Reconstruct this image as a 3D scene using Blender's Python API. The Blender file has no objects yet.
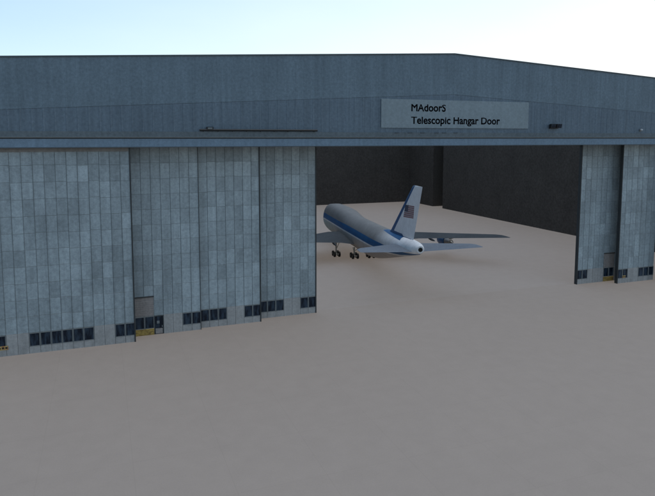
import bpy, math, random
from mathutils import Vector, Matrix

random.seed(7)
sc = bpy.context.scene
col = sc.collection

# ------------------------------------------------------------------ helpers
class MB:
    """collects faces; build() links them as ONE mesh object"""
    def __init__(self):
        self.v = []; self.f = []; self.mi = []; self.tone = []; self.smooth = False

    def face(self, pts, mi=0, tone=1.0):
        n = len(self.v)
        self.v += [tuple(p) for p in pts]
        self.f.append(tuple(range(n, n + len(pts)))); self.mi.append(mi); self.tone.append(tone)

    def grid(self, rows, close_u=False, mi=0, tone=1.0, flip=False):
        n = len(self.v); w = len(rows[0])
        for r in rows: self.v += [tuple(p) for p in r]
        for i in range(len(rows) - 1):
            for j in range(w if close_u else w - 1):
                k = (j + 1) % w
                q = (n + i*w + j, n + i*w + k, n + (i+1)*w + k, n + (i+1)*w + j)
                self.f.append(q[::-1] if flip else q); self.mi.append(mi); self.tone.append(tone)

    def box(self, a, b, mi=0, tone=1.0, skip=''):
        x0, y0, z0 = a; x1, y1, z1 = b
        P = [(x0,y0,z0),(x1,y0,z0),(x1,y1,z0),(x0,y1,z0),(x0,y0,z1),(x1,y0,z1),(x1,y1,z1),(x0,y1,z1)]
        F = {'b':(0,3,2,1),'t':(4,5,6,7),'f':(0,1,5,4),'k':(2,3,7,6),'l':(3,0,4,7),'r':(1,2,6,5)}
        n = len(self.v); self.v += P
        for k, q in F.items():
            if k in skip: continue
            self.f.append(tuple(n + i for i in q)); self.mi.append(mi); self.tone.append(tone)

    def tube(self, p0, p1, r0, r1=None, n=12, mi=0, caps=True):
        r1 = r0 if r1 is None else r1
        p0 = Vector(p0); p1 = Vector(p1); d = (p1 - p0).normalized()
        a = d.orthogonal().normalized(); b = d.cross(a)
        R = [[p + (a*math.cos(t*2*math.pi/n) + b*math.sin(t*2*math.pi/n))*r for t in range(n)] for p, r in ((p0, r0), (p1, r1))]
        self.grid(R, True, mi)
        if caps:
            self.face(R[0][::-1], mi); self.face(R[1], mi)

    def lathe_x(self, prof, c, n=24, mi=0):
        """prof = [(x, r)], axis along local x through c"""
        R = [[(c[0]+x, c[1]+r*math.cos(2*math.pi*t/n), c[2]+r*math.sin(2*math.pi*t/n)) for t in range(n)] for x, r in prof]
        self.grid(R, True, mi, flip=prof[-1][0] < prof[0][0])

    def build(self, name, mats, parent=None, loc=(0, 0, 0), smooth=False, angle=None):
        me = bpy.data.meshes.new(name)
        me.from_pydata(self.v, [], self.f)
        for m in (mats if isinstance(mats, (list, tuple)) else [mats]): me.materials.append(m)
        for p, mi in zip(me.polygons, self.mi): p.material_index = mi; p.use_smooth = smooth
        at = me.attributes.new('tone', 'FLOAT', 'FACE')
        for i, t in enumerate(self.tone): at.data[i].value = t
        me.update()
        if angle is not None and smooth:
            me.set_sharp_from_angle(angle=math.radians(angle))
        o = bpy.data.objects.new(name, me); col.objects.link(o)
        o.location = loc
        if parent: o.parent = parent
        return o

def thing(name, label, cat, loc=(0, 0, 0), rz=0.0, group=None):
    o = bpy.data.objects.new(name, None); col.objects.link(o)
    o.empty_display_size = .5
    o.location = loc; o.rotation_euler = (0, 0, rz)
    o['label'] = label; o['category'] = cat
    if group: o['group'] = group
    return o

def tag(o, label, cat, group=None):
    o['label'] = label; o['category'] = cat
    if group: o['group'] = group
    return o

def copy_part(o, parent, loc):
    c = o.copy(); col.objects.link(c); c.parent = parent; c.location = loc
    return c

# ------------------------------------------------------------------ shader helpers
class NT:
    def __init__(self, name):
        self.m = bpy.data.materials.new(name); self.m.use_nodes = True
        self.t = self.m.node_tree; self.b = self.t.nodes['Principled BSDF']
    def n(self, typ, **k):
        x = self.t.nodes.new(typ)
        for a, v in k.items(): setattr(x, a, v)
        return x
    def link(self, a, b): self.t.links.new(a, b)
    def put(self, sock, v):
        if isinstance(v, bpy.types.NodeSocket): self.link(v, sock)
        else: sock.default_value = v
    def math(self, op, a, b=0.0, c=None):
        x = self.n('ShaderNodeMath', operation=op)
        self.put(x.inputs[0], a); self.put(x.inputs[1], b)
        if c is not None: self.put(x.inputs[2], c)
        return x.outputs[0]
    def lt(self, a, b): return self.math('LESS_THAN', a, b)
    def gt(self, a, b): return self.math('GREATER_THAN', a, b)
    def mul(self, a, b): return self.math('MULTIPLY', a, b)
    def add(self, a, b): return self.math('ADD', a, b)
    def sub(self, a, b): return self.math('SUBTRACT', a, b)
    def mix(self, f, a, b, mode='MIX'):
        x = self.n('ShaderNodeMix', data_type='RGBA', blend_type=mode)
        self.put(x.inputs[0], f)
        for s, v in ((x.inputs[6], a), (x.inputs[7], b)):
            self.put(s, v if isinstance(v, bpy.types.NodeSocket) else (*v, 1.0))
        return x.outputs[2]
    def obj(self):
        return self.n('ShaderNodeTexCoord').outputs['Object']
    def world(self):
        return self.n('ShaderNodeNewGeometry').outputs['Position']
    def noise(self, vec, scale=1.0, detail=3.0, rough=.6, sx=1, sy=1, sz=1):
        mp = self.n('ShaderNodeMapping'); mp.inputs['Scale'].default_value = (sx, sy, sz)
        self.link(vec, mp.inputs['Vector'])
        x = self.n('ShaderNodeTexNoise'); x.inputs['Scale'].default_value = scale
        x.inputs['Detail'].default_value = detail; x.inputs['Roughness'].default_value = rough
        self.link(mp.outputs[0], x.inputs['Vector'])
        return x.outputs['Fac']
    def rng(self, v, a, b, c, d):
        x = self.n('ShaderNodeMapRange'); self.put(x.inputs[0], v)
        for i, q in enumerate((a, b, c, d)): x.inputs[i+1].default_value = q
        return x.outputs[0]
    def curve(self, x, pts):
        """piecewise linear function of x"""
        tot = None
        lo, hi = pts[0][0], pts[-1][0]
        f = self.n('ShaderNodeFloatCurve')
        c = f.mapping.curves[0]
        ys = [p[1] for p in pts]; y0, y1 = min(ys), max(ys) + 1e-6
        P = [((px-lo)/(hi-lo), (py-y0)/(y1-y0)) for px, py in pts]
        c.points[0].location = P[0]; c.points[1].location = P[-1]
        for q in P[1:-1]: c.points.new(*q)
        for q in c.points: q.handle_type = 'VECTOR'
        f.mapping.update()
        self.link(self.rng(x, lo, hi, 0, 1), f.inputs['Value'])
        return self.rng(f.outputs[0], 0, 1, y0, y1)
    def gain(self, c, f):
        """multiply a colour by a scalar"""
        x = self.n('ShaderNodeVectorMath', operation='SCALE')
        if isinstance(c, bpy.types.NodeSocket): self.link(c, x.inputs[0])
        else: x.inputs[0].default_value = c
        self.put(x.inputs['Scale'], f)
        return x.outputs[0]
    def out(self, color, rough=.6, spec=.3, metal=0.0, bump=None, dist=.02, strength=.4):
        self.put(self.b.inputs['Base Color'], color if isinstance(color, bpy.types.NodeSocket) else (*color, 1))
        self.put(self.b.inputs['Roughness'], rough)
        self.b.inputs['Specular IOR Level'].default_value = spec
        self.b.inputs['Metallic'].default_value = metal
        if bump is not None:
            x = self.n('ShaderNodeBump'); x.inputs['Distance'].default_value = dist
            x.inputs['Strength'].default_value = strength
            self.link(bump, x.inputs['Height']); self.link(x.outputs[0], self.b.inputs['Normal'])
        return self.m

def weathered(name, c, var=.25, fine=.25, streak=.2, rough=.65, tone=False, spec=.2, fscale=2.6, strength=.25):
    t = NT(name); w = t.world()
    a = t.rng(t.noise(w, .16, 4, .6), .3, .7, 1-var, 1+var)
    b = t.rng(t.noise(w, fscale, 4, .75), .3, .7, 1-fine, 1+fine)
    s = t.rng(t.noise(w, 1.0, 3, .6, 1.3, 1.3, .07), .3, .7, 1-streak, 1+streak)
    g = t.mul(t.mul(a, b), s)
    if tone:
        at = t.n('ShaderNodeAttribute', attribute_name='tone')
        g = t.mul(g, at.outputs['Fac'])
    return t.out(t.gain(c, g), rough, spec, bump=t.noise(w, fscale*2, 3), dist=.02, strength=strength)

def plain(name, c, rough=.5, metal=0.0, spec=.4, var=.12):
    t = NT(name)
    g = t.rng(t.noise(t.world(), 1.7, 3, .7), .3, .7, 1-var, 1+var)
    return t.out(t.gain(c, g), rough, spec, metal)

# ------------------------------------------------------------------ materials
M = {}
M['leaf'] = weathered('door_cladding', (.272, .315, .334), .12, .20, .12, .6, tone=True)
M['seam'] = plain('dark_seam', (.125, .145, .155), .8)
M['post'] = plain('dark_edge_steel', (.028, .032, .034), .6)
M['strip'] = weathered('base_render', (.310, .305, .297), .10, .16, .10, .8)
M['rail'] = weathered('brown_rail', (.190, .180, .170), .1, .15, .1, .8)
M['lower'] = weathered('lower_fascia', (.116, .152, .186), .10, .20, .13, .65, tone=True)
M['upper'] = weathered('gable_sheet', (.131, .174, .208), .10, .20, .10, .65, tone=True)
M['beam'] = weathered('header_paint', (.148, .208, .268), .08, .16, .08, .6)
M['flash'] = weathered('ledge_flashing', (.115, .138, .152), .12, .2, .05, .7)
M['channel'] = plain('channel_shadow_gap', (.035, .038, .04), .8)
M['bracket'] = plain('ledge_bracket', (.06, .075, .088), .7)
M['flange'] = plain('flange', (.17, .175, .172), .6)
M['edge'] = plain('roof_edge', (.072, .088, .100), .7)
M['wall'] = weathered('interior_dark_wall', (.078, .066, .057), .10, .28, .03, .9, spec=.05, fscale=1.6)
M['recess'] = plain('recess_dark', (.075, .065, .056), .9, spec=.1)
M['shutter'] = weathered('brown_shutter', (.235, .215, .205), .1, .2, .1, .8)
M['ochre'] = None
M['frame'] = plain('window_frame', (.15, .165, .17), .6)
M['sign'] = weathered('sign_face', (.205, .248, .270), .05, .14, .04, .6)
M['ink'] = plain('sign_ink', (.004, .004, .005), 1.0, spec=0)
M['black'] = plain('black_metal', (.008, .009, .010), .6)
M['pale'] = plain('pale_fitting', (.40, .43, .45), .5)
M['tyre'] = plain('tyre', (.006, .006, .006), .85)
M['silver'] = plain('bare_metal', (.22, .21, .20), .5, .3)
M['gearleg'] = plain('gear_leg', (.30, .29, .27), .5)
M['apu'] = plain('exhaust_black', (.002, .002, .002), .9)
M['blue'] = plain('aircraft_blue', (.009, .060, .155), .4)
M['wing'] = weathered('wing_grey', (.044, .049, .054), .15, .15, .05, .75, spec=.05)  # shade on the wing tops is put into this dark grey
M['stab'] = weathered('tailplane_grey', (.122, .140, .168), .1, .12, .05, .7, spec=.08)
M['red'] = plain('flag_red', (.20, .095, .10), .7, spec=.1)
M['white'] = plain('flag_white', (.29, .265, .275), .7, spec=.1)
M['navy'] = plain('flag_navy', (.03, .03, .055), .6)

def glass():
    t = NT('window_glass'); w = t.world()
    n = t.noise(w, 1.0, 3, .6, 2.2, 2.2, .5)
    c = t.mix(t.rng(n, .42, .7, 0, 1), (.006, .011, .020), (.040, .062, .090))
    return t.out(c, .22, .22)
M['glass'] = glass()

def ochre():
    t = NT('ochre_kick_panel'); w = t.world()
    n = t.noise(w, 1.6, 4, .7, 1, 1, 2.2)
    c = t.mix(t.rng(n, .40, .62, 0, 1), (.17, .115, .042), (.44, .31, .095))
    return t.out(c, .8, .15)
M['ochre'] = ochre()

def floor_mat(name, c, joint, gain):
    t = NT(name); w = t.world()
    big = t.rng(t.noise(w, .035, 4, .6), .3, .7, .98, 1.02)
    mid = t.rng(t.noise(w, .5, 5, .65), .3, .7, .97, 1.03)
    fin = t.rng(t.noise(w, 7.0, 3, .7), .3, .7, .965, 1.035)
    g = t.mul(t.mul(big, mid), fin)
    sp = t.n('ShaderNodeSeparateXYZ'); t.link(w, sp.inputs[0])
    def jl(v, off):
        q = t.math('FRACT', t.mul(t.add(v, off), 1/7.5))
        return t.lt(t.math('ABSOLUTE', t.sub(q, .5)), .0045)
    j = t.math('MAXIMUM', jl(sp.outputs[0], 2.1), jl(sp.outputs[1], 4.3))
    g = t.mul(g, t.sub(1.0, t.mul(j, joint)))
    if gain: g = t.mul(g, gain)
    return t.out(t.gain(c, g), .85, .12, bump=t.noise(w, 9, 3), dist=.01, strength=.15)
M['apron'] = floor_mat('apron_concrete', (.279, .233, .200), .05, None)
M['floor'] = floor_mat('hangar_floor_concrete', (.287, .243, .212), .04, None)

# ------------------------------------------------------------------ setting
g = MB(); g.face([(-3000, -3000, 0), (3000, -3000, 0), (3000, 3000, 0), (-3000, 3000, 0)])
o = g.build('apron', M['apron']); o['kind'] = 'structure'
WX = 125.816; LX = 52.63*2 - WX; YB = 146.47
g = MB(); g.face([(LX, 6.06, .004), (WX + 6, 6.06, .004), (WX + 6, YB + .2, .004), (LX, YB + .2, .004)])
o = g.build('hangar_floor', M['floor']); o['kind'] = 'structure'

# ------------------------------------------------------------------ hangar
AX, AZ, RS = 52.63, 40.91, .053
def roof(x, top=AZ): return top - RS*abs(x - AX)
HD = 26.473
H = thing('hangar', 'huge blue grey aircraft hangar with low gabled front and open doorway', 'hangar', (AX, 0, 0))
HX = AX     # hangar-local x = world x - AX
XL, XR = LX - .5, WX + .5

def ribbed(zb, zt, pitch, rib, depth, y, m, name, tones):
    b = MB(); x = XL; k = 0; off = .3
    xs = []
    while x < XR:
        e = min(x + pitch, XR)
        xs += [(x, y), (e - rib, y), (e - rib*.75, y - depth), (e - rib*.25, y - depth)]
        x = e
    xs.append((XR, y))
    # break at the apex so that the ridge is crisp
    for i in range(len(xs) - 1):
        (xa, ya), (xb, yb) = xs[i], xs[i+1]
        if xb - xa < 1e-6: continue
        tn = 1 + random.uniform(-tones, tones)
        segs = [(xa, ya, xb, yb)]
        if xa < AX < xb: 
            ym = ya + (yb-ya)*(AX-xa)/(xb-xa); segs = [(xa, ya, AX, ym), (AX, ym, xb, yb)]
        for (p, yp, q, yq) in segs:
            b.face([(p-HX, yp, zb(p)), (q-HX, yq, zb(q)), (q-HX, yq, zt(q)), (p-HX, yp, zt(p))], 0, tn)
    return b.build(name, m, H)
SEAM = 34.55
ribbed(lambda x: 28.58, lambda x: roof(x, SEAM), 1.32, .20, .035, 0.0, M['lower'], 'fascia_panel', .02)
ribbed(lambda x: roof(x, SEAM) + .03, lambda x: roof(x), 1.32, .12, .010, -.02, M['upper'], 'gable_panel', .012)
# solid wall behind the sheeting
b = MB()
fp = [(XL, 26.6), (XR, 26.6), (XR, roof(XR) - .02), (AX, AZ - .02), (XL, roof(XL) - .02)]
b.face([(x-HX, .12, z) for x, z in fp]); b.face([(x-HX, .62, z) for x, z in fp][::-1])
for i in range(len(fp)):
    (x0, z0), (x1, z1) = fp[i], fp[(i+1) % len(fp)]
    b.face([(x0-HX, .12, z0), (x0-HX, .62, z0), (x1-HX, .62, z1), (x1-HX, .12, z1)])
b.build('gable_wall', M['seam'], H)
# roof edge trim
b = MB()
for xa, xb in ((XL - .3, AX), (AX, XR + .3)):
    za, zb = roof(xa), roof(xb)
    P = [(xa-HX, -.16, za-.10), (xb-HX, -.16, zb-.10), (xb-HX, -.16, zb+.06), (xa-HX, -.16, za+.06)]
    Q = [(x, .8, z) for x, _, z in P]
    b.face(P); b.face(Q[::-1])
    for i in range(4): b.face([P[i], Q[i], Q[(i+1) % 4], P[(i+1) % 4]])
b.build('roof_edge', M['edge'], H)
# ledge and header
b = MB(); b.box((XL-HX, -.10, 27.86), (XR-HX, .11, 28.58)); b.build('ledge_flashing', M['flash'], H)
b = MB(); b.box((XL-HX, -.17, 27.77), (XR-HX, .11, 27.86)); b.build('ledge_flange', M['flange'], H)
b = MB(); b.box((XL-HX, .02, 27.62), (XR-HX, .11, 27.77)); b.build('ledge_channel', M['channel'], H)
b = MB()
b.box((XL-HX, 0, HD), (XR-HX, 6.45, 27.62)); b.build('header_beam', M['beam'], H)
b = MB(); b.box((XL-HX, -.025, HD), (XR-HX, -.002, HD+.10)); b.build('header_lip', M['edge'], H)
# short ledge brackets under the sign
for x in (42.6, 44.9, 47.1, 49.6, 51.0, 53.1):
    b = MB(); b.box((-.35, -.16, 0), (.35, -.10, .16)); b.build('ledge_bracket', M['bracket'], H, (x-HX, 0, 28.44))
# walls
b = MB(); b.box((XL-HX, .93, .0), (-14.84-HX, 1.6, HD-.002)); b.build('front_wall', M['strip'], H)
b = MB(); b.box((110.4-HX, .93, .0), (XR-HX, 1.6, HD-.002)); b.build('front_wall', M['strip'], H)
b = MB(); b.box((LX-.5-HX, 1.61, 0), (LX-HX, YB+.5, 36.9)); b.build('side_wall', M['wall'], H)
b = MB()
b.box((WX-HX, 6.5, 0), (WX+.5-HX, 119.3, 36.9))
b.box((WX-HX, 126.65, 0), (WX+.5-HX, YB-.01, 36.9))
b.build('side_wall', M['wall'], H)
b = MB()
b.box((WX+4.6-HX, 117.0, 0), (WX+5.1-HX, 127.15, 36.9)); b.box((WX+.51-HX, 126.66, 0), (WX+4.59-HX, 127.15, 36.9))
b.box((WX+.51-HX, 118.0, 0), (WX+4.59-HX, 118.5, 36.9)); b.build('wall_recess', M['recess'], H)
b = MB(); bp = [(LX, 0), (WX+.5, 0), (WX+.5, 36.9), (AX, AZ-.4), (LX, 36.9)]
b.face([(x-HX, YB, z) for x, z in bp]); b.face([(x-HX, YB+.5, z) for x, z in bp][::-1])
for i in range(5):
    (x0, z0), (x1, z1) = bp[i], bp[(i+1) % 5]
    b.face([(x0-HX, YB, z0), (x0-HX, YB+.5, z0), (x1-HX, YB+.5, z1), (x1-HX, YB, z1)])
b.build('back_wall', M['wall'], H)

# ------------------------------------------------------------------ door leaves
ZS, ZT = 2.75, HD - .03
NR = 11; RH = (ZT - ZS)/NR
PROTO = {}
def window_protos(pw):
    key = round(pw, 3)
    if key in PROTO: return PROTO[key]
    w = pw - .05; fr = MB()
    t = .075
    fr.box((-w/2, -.05, .92), (-w/2+t, .10, 2.70)); fr.box((w/2-t, -.05, .92), (w/2, .10, 2.70))
    fr.box((-w/2+t, -.05, .92), (w/2-t, .10, .99)); fr.box((-w/2+t, -.05, 2.63), (w/2-t, .10, 2.70))
    pa = MB(); pa.box((-w/2+t, .02, .99), (w/2-t, .05, 2.63))
    PROTO[key] = (fr, pa)
    return PROTO[key]

LEAVES = []
def leaf(x0, x1, y, ncol, bays, edge, label, top_rail=False):
    """bays: one letter per column: w window, p plain, g gate (two in a row), d small door"""
    L = thing('hangar_door_leaf', label, 'hangar door', ((x0+x1)/2, y, 0), 0, 'telescopic hangar door leaves')
    wx = x1 - x0; pitch = wx/ncol; ox = -wx/2
    LEAVES.append(L)
    b = MB(); b.box((ox, .06, 0), (-ox, .50, ZT)); b.build('core_slab', M['seam'], L)
    sk = MB(); runs = [[]]
    gv, gh = .040, .022
    for c in range(ncol):
        xa, xb = ox + c*pitch + gv, ox + (c+1)*pitch - gv
        colt = random.uniform(-.05, .05)
        jit = random.uniform(-.08, .08)
        for r in range(NR):
            za, zb = ZS + r*RH + gh + (jit if r else 0), ZS + (r+1)*RH - gh + (jit if r < NR-1 else 0)
            if bays[c] == 'g':
                if zb < 5.6: continue
                za = max(za, 5.62)
            tn = 1 + colt + random.choice((-.12, -.07, -.04, 0, 0, .03, .07, .14)) + random.uniform(-.03, .03)
            if r == NR-1: tn *= .90  # top row toned down for the shade under the header
            sk.box((xa, 0, za), (xb, .059, zb), 0, tn, 'k')
        # light mullion bead beside each seam
        z0 = 5.6 if bays[c] == 'g' else ZS
        if c: sk.box((ox + c*pitch - .018, -.03, z0), (ox + c*pitch + .018, .058, ZT), 0, .80, 'k')
        if bays[c] not in 'pw':
            if runs[-1]: runs.append([])
        else:
            runs[-1].append(c)
        continue
    for run in runs:
        st = MB()
        for c in run:
          if bays[c] == 'p':
            st.box((ox+c*pitch+.02, -.012, 0), (ox+(c+1)*pitch-.02, .058, ZS-.02), 0, 1, 'k')
          else:
            st.box((ox+c*pitch+.02, -.012, 0), (ox+(c+1)*pitch-.02, .058, .915), 0, 1, 'k')
        if run: st.build('base_panel', M['strip'], L)
    sk.build('cladding', M['leaf'], L)
    fr, pa = window_protos(pitch)
    fo = po = None
    for c in range(ncol):
        if bays[c] not in 'wg': continue
        loc = (ox + (c+.5)*pitch, 0, 0)
        if fo is None:
            fo = fr.build('window', M['frame'], L, loc); po = pa.build('pane', M['glass'], fo)
        else:
            f2 = copy_part(fo, L, loc); copy_part(po, f2, (0, 0, 0))
    if 'g' in bays:
        c = bays.index('g'); xa, xb = ox + c*pitch + .03, ox + (c+2)*pitch - .03
        gt = MB()
        for k in range(9):
            z = ZS + .02 + k*.3
            gt.box((xa, -.03, z), (xb, .058, z + .285), 0, 1, 'k')
        s = gt.build('shutter', M['shutter'], L)
        q = MB(); q.box((xa-.06, -.14, 5.46), (xb+.06, .059, 5.60)); q.build('lintel', M['post'], L)
        q = MB(); q.box((xa, -.05, .02), (xb, .058, .84), 0, 1, 'k')
        q.box((xa, -.09, .84), (xb, .058, .90), 0, 1, 'k'); q.build('kick_panel', M['ochre'], L)
    if 'd' in bays:
        c = bays.index('d'); xa, xb = ox + c*pitch + .10, ox + (c+1)*pitch - .12
        q = MB(); q.box((xa-.06, -.04, .03), (xa, .058, 2.66)); q.box((xb, -.04, .03), (xb+.06, .058, 2.66)); q.box((xa, -.04, 2.60), (xb, .058, 2.66))
        q.box((xa, .01, .03), (xb, .057, 2.6), 1)
        d = q.build('door', [M['post'], M['glass']], L)
        q = MB(); q.box((xa+.06, -.01, .1), (xb-.06, .009, .85)); q.build('door_kick_plate', M['shutter'], d)
        q = MB(); q.box((xa+.25, -.01, 1.55), (xa+.62, .009, 1.95)); q.build('door_notice', M['frame'], d)
        q = MB(); q.box((xb-.14, -.06, 1.0), (xb-.10, .009, 1.25)); q.build('handle', M['pale'], d)
    e = MB()
    if edge == 'r': e.box((-ox-(.05 if 'g' in bays else .15), -.10, 0), (-ox+.02, .52, ZT-.004))
    else: e.box((ox-.02, -.12, 0), (ox+.14, .52, ZT-.004))
    e.build('edge_post', M['post'], L)
    if top_rail:
        q = MB(); q.box((ox, -.10, HD-.50), (-ox-.20, -.032, HD-.04)); q.build('top_rail', M['rail'], L)
    return L

leaf(-14.80, 3.56, .925, 14, 'wwwppwwwwwwppww'[1:], 'r', 'widest grey panelled door leaf at the far left with long row of windows', True)
leaf(3.60, 12.78, 3.044, 7, 'ggdppww', 'r', 'grey door leaf left of opening with brown shutter over ochre gate')
leaf(12.82, 21.91, 3.643, 7, 'wwwppww', 'r', 'grey panelled door leaf between the brown shutter leaf and the opening leaf')
leaf(21.95, 31.315, 5.052, 7, 'wwwppww', 'r', 'grey panelled door leaf forming the left edge of the hangar opening')
leaf(83.92, 94.40, 5.052, 8, 'wwpppggp', 'l', 'grey door leaf forming right edge of opening, with small brown shutter')
leaf(91.67, 101.00, 2.896, 7, 'wwppwww', 'l', 'grey panelled door leaf near right picture edge, windows beside dark post')
leaf(101.1, 110.35, .925, 7, 'wwppwww', 'l', 'outermost grey door leaf at extreme right, only its dark post showing')

# ------------------------------------------------------------------ things on the facade
# sign
S = thing('sign_board', 'pale grey sign above the opening reading MAdoorS Telescopic Hangar Door', 'sign', (53.55, -.07, 29.27))
b = MB(); b.box((-13.63, -.08, 0), (13.63, 0, 4.36)); b.build('panel', M['sign'], S)
def text_mesh(txt):
    cu = bpy.data.curves.new('lettering', 'FONT'); cu.body = txt; cu.size = 1.0; cu.resolution_u = 4
    cu.bevel_depth = .026; cu.bevel_resolution = 0
    tmp = bpy.data.objects.new('lettering', cu); col.objects.link(tmp)
    bpy.context.view_layer.update()
    me = bpy.data.meshes.new_from_object(tmp.evaluated_get(bpy.context.evaluated_depsgraph_get()))
    bpy.data.objects.remove(tmp); bpy.data.curves.remove(cu)
    xs = [v.co.x for v in me.vertices]; ys = [v.co.y for v in me.vertices]
    return me, min(xs), max(xs), max(ys)
XH = text_mesh('x')[3]; CAPH = text_mesh('H')[3]
def lettering(words, xl, width, zb, cap):
    """each word is one part; letters get a taller lower case like the sign's"""
    full = ' '.join(words); me, fx0, fx1, _ = text_mesh(full); bpy.data.meshes.remove(me)
    k = width/(fx1 - fx0); xh = .76*cap; pre = ''
    for wd in words:
        m1, x0, x1, _ = text_mesh(wd)
        # where this word starts inside the full line
        m2, y0, y1, _ = text_mesh(pre + wd); bpy.data.meshes.remove(m2)
        sh = (y1 - x1)
        for v in m1.vertices:
            y = v.co.y
            y2 = y/XH*xh if y <= XH else xh + (y-XH)/(CAPH-XH)*(cap-xh)
            if y < 0: y2 = y*xh/XH*.85
            v.co = Vector(((v.co.x + sh - fx0)*k, -v.co.z*.2, y2))
        m1.materials.clear(); m1.materials.append(M['ink']); m1.name = 'lettering'
        o = bpy.data.objects.new('lettering', m1); col.objects.link(o); o.parent = S
        o.location = (xl-53.55, -.088, zb-29.27)
        pre += wd + ' '
lettering(['MAdoorS'], 45.03, 6.15, 31.86, 1.06)
lettering(['Telescopic', 'Hangar', 'Door'], 45.03, 16.45, 29.93, 1.06)

# twin floodlight
F = thing('floodlight', 'small black twin floodlight fixed to the fascia right of the sign', 'floodlight', (72.5, -.02, 29.3))
b = MB(); b.box((-.9, -.25, .02), (.9, 0, .16)); b.box((-.12, -.3, .16), (.12, 0, .5)); b.build('bracket', M['black'], F)
for dx in (-.62, .62):
    b = MB()
    P = [(-.52, -.75, .10), (.52, -.75, .10), (.52, -.9, .78), (-.52, -.9, .78)]; Q = [(-.4, -.2, .22), (.4, -.2, .22), (.4, -.2, .72), (-.4, -.2, .72)]
    b.face(P); b.face(Q[::-1])
    for i in range(4): b.face([P[i], Q[i], Q[(i+1) % 4], P[(i+1) % 4]])
    h = b.build('lamp_head', M['black'], F, (dx, 0, 0))
    b = MB(); b.face([(-.44, -.772, .17), (.44, -.772, .17), (.44, -.893, .71), (-.44, -.893, .71)]); b.build('lens', M['glass'], h)
# long dark pipe with small box
T = thing('conduit_pipe', 'long thin black pipe along the ledge left of the opening', 'pipe', (21.1, -.22, 28.80))
b = MB(); b.tube((-8.5, 0, 0), (8.5, 0, 0), .14, n=10)
for k in range(-4, 5): b.box((k*2.0-.05, -.05, -.215), (k*2.0+.05, .11, -.06))
b.build('pipe', M['black'], T)
b = MB(); b.box((-.46, -.16, .09), (.46, .15, .42)); bx_ = b.build('junction_box', M['black'], T, (-7.1, 0, 0))
b = MB(); b.box((-.32, -.19, .14), (.32, -.162, .34)); b.build('cover_plate', M['frame'], bx_)
# small pale lamp
W_ = thing('wall_lamp', 'tiny pale wall lamp on the fascia at far right above the ledge', 'lamp', (92.3, -.02, 28.9))
b = MB(); b.box((-.18, -.12, 0), (.18, 0, .45)); b.build('back_plate', M['frame'], W_)
b = MB()
R = [[(math.cos(2*math.pi*t/12)*r, -.32 + math.sin(2*math.pi*t/12)*r, z) for t in range(12)] for z, r in ((.12, .04), (.16, .2), (.28, .24), (.38, .2), (.42, .05))]
b.grid(R, True); b.build('globe', M['pale'], W_, smooth=True)
# orange notice plates
def notice(loc, w, h, label, seed):
    rr = random.Random(seed)
    N = thing('warning_plate', label, 'warning plate', loc)
    b = MB(); b.box((-w/2, -.03, 0), (w/2, 0, h)); b.build('plate', M['ochre2'], N)
    n = 3
    for k in range(n):
        b = MB(); x = -w/2 + w*(k+.5)/n; b.box((x-.13*w/1.1, -.045, h*.28), (x+.10*w/1.1, -.031, h*(.62+rr.uniform(0, .15))))
        b.build('marking', M['black'], N)
def ochre2():
    t = NT('orange_plate'); w = t.world()
    return t.out(t.mix(t.rng(t.noise(w, 3.0, 2), .42, .6, 0, 1), (.36, .17, .07), (.40, .30, .12)), .6, .2)
M['ochre2'] = ochre2()
notice((-12.55, .86, .86), 1.15, .52, 'orange and black warning plate under the windows at far left corner', 1)
notice((93.35, 2.83, 1.0), .80, .45, 'small orange warning plate under a window near the right picture edge', 2)

# ------------------------------------------------------------------ aircraft
HDG = .13525
A = thing('jumbo_jet', 'white four engined jumbo jet with blue stripe parked nose first in the hangar', 'airplane',
          (56.037, 41.54, 0), math.pi/2 - HDG)
def lx(s): return 34.0 - s          # station behind the nose -> local x

SEC = [  # s, zbot, ztop, halfwidth
 (0.0, 4.75, 4.95, .10), (.35, 4.2, 5.6, .70), (1.0, 3.55, 6.4, 1.25), (2.0, 3.0, 7.4, 1.80), (3.2, 2.6, 8.4, 2.30), (4.6, 2.32, 9.2, 2.70),
 (6.0, 2.15, 9.65, 2.92), (8.0, 2.06, 9.9, 3.10), (11.0, 2.05, 9.98, 3.20), (15.0, 2.05, 10.0, 3.22), (19.0, 2.05, 9.98, 3.22), (22.0, 2.05, 9.88, 3.22),
 (25.0, 2.05, 9.62, 3.22), (28.0, 2.05, 9.38, 3.22), (31.0, 2.05, 9.28, 3.22), (36.0, 2.05, 9.26, 3.22), (42.0, 2.12, 9.26, 3.22), (46.0, 2.45, 9.28, 3.20),
 (49.0, 3.0, 9.30, 3.12), (52.0, 3.65, 9.33, 2.95), (55.0, 4.35, 9.37, 2.68), (58.0, 5.05, 9.42, 2.36), (61.0, 5.75, 9.48, 2.02), (64.0, 6.42, 9.52, 1.68),
 (66.0, 6.88, 9.50, 1.42), (67.2, 7.20, 9.42, 1.20), (68.0, 7.50, 9.26, .92), (68.5, 7.80, 9.04, .62)]
def hump(s):
    """0 = round section, 1 = tall square-shouldered upper deck"""
    if s < 5: return max(0, min(1, (s-1)/4))
    return max(0, min(1, (31-s)/9))
NRING = 44
def ring(s, zb, zt, hw):
    zc = zb + (zt - zb)*.47 if s > 2 else (zb+zt)/2
    out = []
    for k in range(NRING):
        a = 2*math.pi*k/NRING
        c, sn = math.cos(a), math.sin(a)
        z = zc + (zt - zc)*sn if sn > 0 else zc + (zc - zb)*sn
        yv = hw*(abs(c)**(1.0 if sn <= 0 else 1.0 - .42*hump(s)))*(1 if c > 0 else -1)
        out.append((lx(s), yv, z))
    return out
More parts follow.
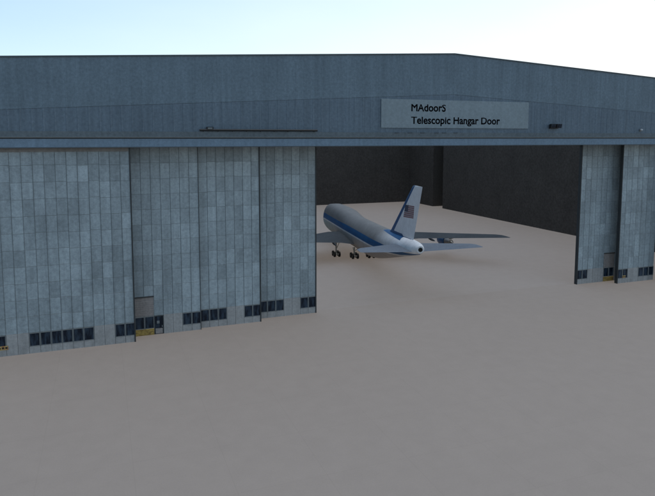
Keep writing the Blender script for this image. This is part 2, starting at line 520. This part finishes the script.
def interp(s):
    for a, b_ in zip(SEC, SEC[1:]):
        if a[0] <= s <= b_[0]:
            t = (s-a[0])/(b_[0]-a[0]); return [a[i] + (b_[i]-a[i])*t for i in range(1, 4)]
def fuselage_mat():
    t = NT('fuselage_paint_and_shade'); ob = t.obj()
    sp = t.n('ShaderNodeSeparateXYZ'); t.link(ob, sp.inputs[0])
    s = t.sub(34.0, sp.outputs[0]); z = sp.outputs[2]
    up = t.curve(s, [(0, 6.3), (3, 6.9), (8, 7.45), (14, 7.4), (27, 7.32), (54, 7.25), (62, 7.02), (66, 7.35), (68.5, 7.6)])
    lo = t.curve(s, [(0, 4.9), (3, 5.5), (8, 6.05), (14, 6.08), (27, 6.0), (54, 6.0), (57, 5.95), (62, 6.25), (66, 7.0), (68.5, 7.55)])
    stripe = t.mul(t.lt(z, up), t.gt(z, lo))
    line = t.mul(t.lt(z, lo), t.gt(z, t.sub(lo, .32)))
    n = t.rng(t.noise(t.world(), .5, 5, .65), .3, .7, .86, 1.14)
    f = t.rng(t.noise(t.world(), 5.0, 3, .7), .3, .7, .93, 1.07)
    top = t.mix(t.rng(s, 50, 62, 0, 1), (.135, .131, .128), (.55, .55, .565))  # crown coloured grey for its shade, paler where the tail catches light
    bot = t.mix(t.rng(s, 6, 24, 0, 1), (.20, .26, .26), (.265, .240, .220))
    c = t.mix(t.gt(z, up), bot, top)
    c = t.mix(line, c, (.42, .41, .40)); c = t.mix(stripe, c, (.009, .064, .155))
    # blue saddle ahead of the fin root
    sad = t.mul(t.mul(t.gt(z, t.add(t.mul(t.sub(s, 51), -.022), 9.20)), t.gt(s, 50.8)), t.lt(s, t.sub(76.0, t.mul(z, 1.57))))
    c = t.mix(sad, c, (.009, .060, .155))
    return t.out(t.gain(c, t.mul(n, f)), .55, .15)
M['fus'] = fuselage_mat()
b = MB()
SS = []
for a, c in zip(SEC, SEC[1:]):
    n = max(1, int((c[0]-a[0])/1.2))
    for k in range(n): SS.append(a[0] + (c[0]-a[0])*k/n)
SS.append(68.5)
def catmull(s):
    # smooth interpolation of the section table
    i = max(j for j in range(len(SEC)) if SEC[j][0] <= s + 1e-9); i = min(i, len(SEC)-2)
    p = [SEC[max(0, i-1)], SEC[i], SEC[i+1], SEC[min(len(SEC)-1, i+2)]]
    h = p[2][0]-p[1][0]; t = (s-p[1][0])/h
    o = []
    for q in range(1, 4):
        m1 = (p[2][q]-p[0][q])/(p[2][0]-p[0][0])*h if p[2][0] != p[0][0] else 0
        m2 = (p[3][q]-p[1][q])/(p[3][0]-p[1][0])*h
        o.append((2*t**3-3*t*t+1)*p[1][q] + (t**3-2*t*t+t)*m1 + (-2*t**3+3*t*t)*p[2][q] + (t**3-t*t)*m2)
    return o
rows = [ring(s, *catmull(s)) for s in SS]
b.grid(rows, True)
b.face(rows[0]); 
b.face(rows[-1][::-1])
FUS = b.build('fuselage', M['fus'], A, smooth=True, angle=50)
b = MB(); b.tube((lx(68.42), 0, 8.42), (lx(68.62), 0, 8.42), .38, n=20); b.build('exhaust_port', M['apu'], A)
# cockpit windows and cabin windows
for sgn in (1, -1):
    b = MB()
    for k in range(3):
        P = []
        for (s, zz) in ((3.6+k*.75, 8.25), (4.25+k*.75, 8.32), (4.45+k*.75, 8.85), (3.85+k*.75, 8.55)):
            zb, zt, hw = catmull(s); zc = zb + (zt-zb)*.47; sn = min(.999, (zz-zc)/(zt-zc)); c = math.sqrt(1-sn*sn)
            P.append((lx(s)+.02, sgn*(hw*c**1.06 + .03), zz+.02))
        b.face(P if sgn > 0 else P[::-1])
    b.build('cockpit_window', M['glass'], A)

def section_loft(secs, thick, name, mat, parent, axis='y', npt=12):
    """secs: (span position y, sLE, sTE, zLE); airfoil section, closed tips"""
    b = MB(); R = []
    for (yv, sl, st, zv, th) in secs:
        up, dn = [], []
        for k in range(npt+1):
            u = .5*(1-math.cos(math.pi*k/npt)); t = th*(st-sl)*5*(.2969*math.sqrt(u)-.126*u-.3516*u*u+.2843*u**3-.1036*u**4)
            x = lx(sl + u*(st-sl))
            if axis == 'y': up.append((x, yv, zv + t)); dn.append((x, yv, zv - t*.75))
            else: up.append((x, t, zv)); dn.append((x, -t, zv))
        R.append(up + dn[::-1][1:-1] if True else up)
    b.grid(R, True)
    b.face(R[-1]); b.face(R[0][::-1])
    import bmesh
    o = b.build(name, mat, parent, smooth=True, angle=35)
    bm = bmesh.new(); bm.from_mesh(o.data); bmesh.ops.recalc_face_normals(bm, faces=bm.faces); bm.to_mesh(o.data); bm.free()
    return o
def wz(y): return 3.92 + .078*abs(y)
def wle(y): return 20.3 + (abs(y)-2.5)*(44.8-20.3)/(28.9-2.5)
def wte(y):
    y = abs(y)
    return 36.6 + (y-2.5)*.16 if y < 12 else 38.1 + (y-12)*(48.8-38.1)/(28.9-12)
WINGS = {}
for sgn in (1, -1):
    secs = [(sgn*y, wle(y), wte(y), wz(y) - (.35 if y < 3 else 0), .13 - .045*min(1, y/15)) for y in (1.0, 2.5, 6.0, 12.0, 18.0, 23.4, 27.8)]
    secs += [(sgn*28.7, wle(28.7)+.4, wte(28.7), wz(28.7), .06), (sgn*29.0, wle(29.0)+1.6, wte(29.0)-.2, wz(29.0), .03)]
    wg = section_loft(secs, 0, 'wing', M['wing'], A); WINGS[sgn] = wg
    for y in (7.6, 14.6):
        q = MB(); q.lathe_x([(2.4, .03), (1.8, .16), (.6, .26), (-.3, .24), (-1.1, .14), (-1.6, .02)], (lx(wte(y)+.1), sgn*y, wz(y)-.32), 12)
        q.build('flap_fairing', M['wing'], wg, smooth=True)
# tailplane
def sle(y): return 58.8 + abs(y)*.72
def ste(y): return 67.0 + abs(y)*.27
for sgn in (1, -1):
    secs = [(sgn*y, sle(y), ste(y), 7.75 + .085*y, .10) for y in (.6, 2.0, 6.0, 10.3)] + [(sgn*11.0, sle(11)+.4, ste(11), 7.75+.085*11, .06), (sgn*11.2, sle(11)+1.3, ste(11)-.2, 7.75+.085*11.1, .03)]
    section_loft(secs, 0, 'tailplane', M['stab'], A)
# fin
def fle(z): return 53.3 + (z-9.45)*(64.7-53.3)/(19.35-9.45)
def fte(z): return 65.2 + (z-9.5)*(69.0-65.2)/(19.35-9.5)
def fin_mat():
    t = NT('fin_paint'); ob = t.obj(); sp = t.n('ShaderNodeSeparateXYZ'); t.link(ob, sp.inputs[0])
    s = t.sub(34.0, sp.outputs[0]); z = sp.outputs[2]
    d = t.sub(s, t.add(53.3, t.mul(t.sub(z, 9.45), 11.4/9.9)))
    le = t.lt(d, t.add(2.05, t.mul(t.sub(z, 12.0), -.125)))
    base = t.math('MAXIMUM', t.mul(t.lt(z, 9.95), t.lt(s, t.sub(76.1, t.mul(z, 1.57)))), t.mul(t.lt(z, 9.62), t.lt(s, 64.3)))
    m = t.math('MAXIMUM', le, base)
    n = t.rng(t.noise(t.world(), 1.2, 4, .7), .3, .7, .90, 1.10)
    c = t.mix(m, (.58, .58, .60), (.009, .060, .155))
    return t.out(t.gain(c, n), .42, .35)
M['fin'] = fin_mat()
FT = lambda z: .085 - .02*(z-9)/10
secs = [(0, 51.6, fte(9.0), 9.0, .055), (0, fle(9.6), fte(9.6), 9.6, FT(9.6))] + [(0, fle(z), fte(z), z, FT(z)) for z in (11.5, 14, 16.5, 18.8)] + [(0, fle(19.25)+.1, fte(19.25), 19.25, .055), (0, fle(19.38)+.5, fte(19.38)-.05, 19.38, .03)]
FIN = section_loft(secs, 0, 'fin', M['fin'], A, axis='z')
def fthick(s, z):
    sl, st = fle(z), fte(z); u = max(0, min(1, (s-sl)/(st-sl))); th = FT(z)
    return th*(st-sl)*5*(.2969*math.sqrt(u)-.126*u-.3516*u*u+.2843*u**3-.1036*u**4)
for sgn in (1, -1):
    b = MB(); NC = 20
    TL, TR, BR, BL = (61.65, 15.55), (65.75, 15.72), (65.35, 13.45), (60.95, 13.2)
    def fp(u, v, off=.015):
        s = (TL[0]*(1-u)+TR[0]*u)*(1-v) + (BL[0]*(1-u)+BR[0]*u)*v
        z = (TL[1]*(1-u)+TR[1]*u)*(1-v) + (BL[1]*(1-u)+BR[1]*u)*v
        return (lx(s), sgn*(fthick(s, z)+off), z)
    for r in range(13):
        for c in range(NC):
            mi = 2 if (c < 8 and r < 7) else (0 if r % 2 == 0 else 1)
            q = [fp(c/NC, (r+1)/13), fp((c+1)/NC, (r+1)/13), fp((c+1)/NC, r/13), fp(c/NC, r/13)]
            b.face(q if sgn < 0 else q[::-1], mi)
    for r in range(9):
        for c in range(6 if r % 2 == 0 else 5):
            u = .4*((c+.5)/6 + (0 if r % 2 == 0 else .5/6)); v = 7/13*(r+.6)/9.2; e = .008
            q = [fp(u-e, v, .022), fp(u, v+e*1.6, .022), fp(u+e, v, .022), fp(u, v-e*1.6, .022)]
            b.face(q if sgn < 0 else q[::-1], 1)
    b.build('flag', [M['red'], M['white'], M['navy']], A)
# engines
def engine(s0, y):
    z = wz(y) - 2.15
    q = MB()
    q.lathe_x([(0, 1.05), (.12, 1.22), (-.5, 1.38), (-1.6, 1.40), (-2.7, 1.30), (-3.2, 1.20), (-3.2, .95)], (lx(s0), y, z), 24)
    q.lathe_x([(0, 1.05), (-.4, .95), (-.8, .92), (-.8, .02)], (lx(s0), y, z), 24)
    e = q.build('engine', M['blue'], A, smooth=True, angle=40)
    q = MB(); q.lathe_x([(-3.0, .96), (-4.2, .86), (-5.2, .62), (-5.2, .45), (-5.9, .12), (-6.1, .01)], (lx(s0), y, z), 20); q.build('nozzle', M['silver'], e, smooth=True, angle=40)
    q = MB(); t = .18
    P = [(lx(s0+.8), z+1.2), (lx(s0+5.0), z+.75), (lx(s0+8.5), wz(y)-.25), (lx(s0+5.2), wz(y)+.05), (lx(s0+2.2), z+1.75)]
    q.face([(x, y-t, zz) for x, zz in P]); q.face([(x, y+t, zz) for x, zz in P][::-1])
    for i in range(5):
        (xa, za), (xb, zb) = P[i], P[(i+1) % 5]; q.face([(xa, y-t, za), (xa, y+t, za), (xb, y+t, zb), (xb, y-t, zb)])
    q.build('pylon', M['gearleg'], e)
    return e
for sgn in (1, -1):
    engine(23.3, sgn*11.7); engine(31.6, sgn*20.6)
# landing gear
def wheel_mb():
    q = MB(); n = 24; prof = [(-.21, .34), (-.23, .5), (-.2, .60), (-.1, .635), (.1, .635), (.2, .60), (.23, .5), (.21, .34)]
    R = [[(r*math.cos(2*math.pi*t/n), yv, r*math.sin(2*math.pi*t/n)) for t in range(n)] for yv, r in prof]
    q.grid(R, True)
    H0 = [[(r*math.cos(2*math.pi*t/n), yv, r*math.sin(2*math.pi*t/n)) for t in range(n)] for yv, r in ((-.14, .06), (-.16, .34), (.16, .34), (.14, .06))]
    q.face(H0[0], 1); q.grid(H0[:2], True, 1); q.grid(H0[2:], True, 1); q.face(H0[3][::-1], 1)
    q.grid([H0[1], R[0]], True, 0); q.grid([R[-1], H0[2]], True, 0)
    return q
WH = None
def gear(s, y, top, four=True):
    global WH
    q = MB(); r = .635
    q.tube((0, 0, r), (.15, 0, top), .17, .20, 12)
    if four:
        q.tube((-.78, 0, r), (.78, 0, r), .12, n=10)
        for x in (-.74, .74): q.tube((x, -.6, r), (x, .6, r), .08, n=10)
        q.tube((1.5, 0, top-.3), (.05, 0, r+.75), .08, n=8)
        q.tube((.1, (-1.2 if y > 0 else 1.2), top-.1), (.05, 0, r+1.0), .08, n=8)
    else:
        q.tube((0, -.5, r), (0, .5, r), .08, n=10); q.tube((-1.4, 0, top-.2), (.0, 0, r+.7), .08, n=8)
    g_ = q.build('landing_gear', M['gearleg'], A, (lx(s), y, 0), smooth=True, angle=40)
    for x in ((-.74, .74) if four else (0,)):
        for yv in (-.56, .56):
            if WH is None: WH = wheel_mb().build('wheel', [M['tyre'], M['gearleg']], g_, (x, yv, r), smooth=True, angle=40)
            else: copy_part(WH, g_, (x, yv*(1 if four else .75), r))
    return g_
gear(30.6, 5.5, 4.3); gear(30.6, -5.5, 4.3); gear(33.7, 1.95, 2.6); gear(33.7, -1.95, 2.6); gear(7.8, 0, 2.6, False)
# ------------------------------------------------------------------ light
SUN = 1.5
EL, AZM = math.radians(72), math.radians(80)     # sun azimuth from +Y towards +X
w = bpy.data.worlds.new('World'); sc.world = w; w.use_nodes = True
nt = w.node_tree; bg = nt.nodes['Background']
sky = nt.nodes.new('ShaderNodeTexSky'); sky.sky_type = 'NISHITA'; sky.sun_disc = False
sky.sun_elevation = EL; sky.sun_rotation = AZM; sky.air_density = 1.0; sky.dust_density = .4; sky.ozone_density = 1.5; sky.altitude = 0
# thin high haze, thicker and whiter towards the sun and the horizon
def wn(typ, **k):
    x = nt.nodes.new(typ)
    for a, v in k.items(): setattr(x, a, v)
    return x
def wm(op, a, b_=0.0, clamp=False):
    x = wn('ShaderNodeMath', operation=op, use_clamp=clamp)
    for i, v in enumerate((a, b_)):
        if isinstance(v, bpy.types.NodeSocket): nt.links.new(v, x.inputs[i])
        else: x.inputs[i].default_value = v
    return x.outputs[0]
tc = wn('ShaderNodeTexCoord')
dp = wn('ShaderNodeVectorMath', operation='DOT_PRODUCT'); nt.links.new(tc.outputs['Generated'], dp.inputs[0]); dp.inputs[1].default_value = (math.sin(AZM), math.cos(AZM), 0)
sz = wn('ShaderNodeSeparateXYZ'); nt.links.new(tc.outputs['Generated'], sz.inputs[0])
mp = wn('ShaderNodeMapping'); mp.inputs['Scale'].default_value = (1, 1, 3.0); nt.links.new(tc.outputs['Generated'], mp.inputs['Vector'])
ns = wn('ShaderNodeTexNoise'); ns.inputs['Scale'].default_value = 2.2; ns.inputs['Detail'].default_value = 5; nt.links.new(mp.outputs[0], ns.inputs['Vector'])
hz = wm('ADD', wm('MULTIPLY', dp.outputs['Value'], .62), .36)
hz = wm('ADD', hz, wm('MULTIPLY', wm('SUBTRACT', .20, wm('ABSOLUTE', sz.outputs['Z'])), 1.1))
hz = wm('ADD', hz, wm('MULTIPLY', wm('SUBTRACT', ns.outputs['Fac'], .5), .22), True)
hz = wm('MAXIMUM', hz, .18)
hc = wn('ShaderNodeMix', data_type='RGBA'); nt.links.new(hz, hc.inputs[0])
hc.inputs[6].default_value = (4.5, 7.5, 8.5, 1); hc.inputs[7].default_value = (7.8, 8.0, 7.9, 1)
mx = wn('ShaderNodeMix', data_type='RGBA'); nt.links.new(hz, mx.inputs[0]); nt.links.new(sky.outputs[0], mx.inputs[6]); nt.links.new(hc.outputs[2], mx.inputs[7])
nt.links.new(mx.outputs[2], bg.inputs['Color']); bg.inputs['Strength'].default_value = .15
ld = bpy.data.lights.new('sun', 'SUN'); ld.energy = SUN; ld.angle = math.radians(20); ld.use_shadow = False; ld.color = (1, .995, .98)
so = bpy.data.objects.new('sun', ld); col.objects.link(so)
d = Vector((math.sin(AZM)*math.cos(EL), math.cos(AZM)*math.cos(EL), math.sin(EL)))
so.rotation_euler = d.to_track_quat('Z', 'Y').to_euler(); so.location = (150, 60, 120)

# ------------------------------------------------------------------ camera
cd = bpy.data.cameras.new('camera'); cam = bpy.data.objects.new('camera', cd); col.objects.link(cam); sc.camera = cam
cam.location = (0, -81.348, 27.748)
cam.rotation_euler = (math.pi/2 - .09726, 0, -.35291)
cd.sensor_width = 36; cd.lens = 590.01/655*36
cd.shift_x = 8.318/655; cd.shift_y = -52.577/655
cd.clip_start = .5; cd.clip_end = 8000
sc.view_settings.view_transform = 'Standard'; sc.view_settings.look = 'None'; sc.view_settings.exposure = 0; sc.view_settings.gamma = 1
sc.render.film_transparent = False
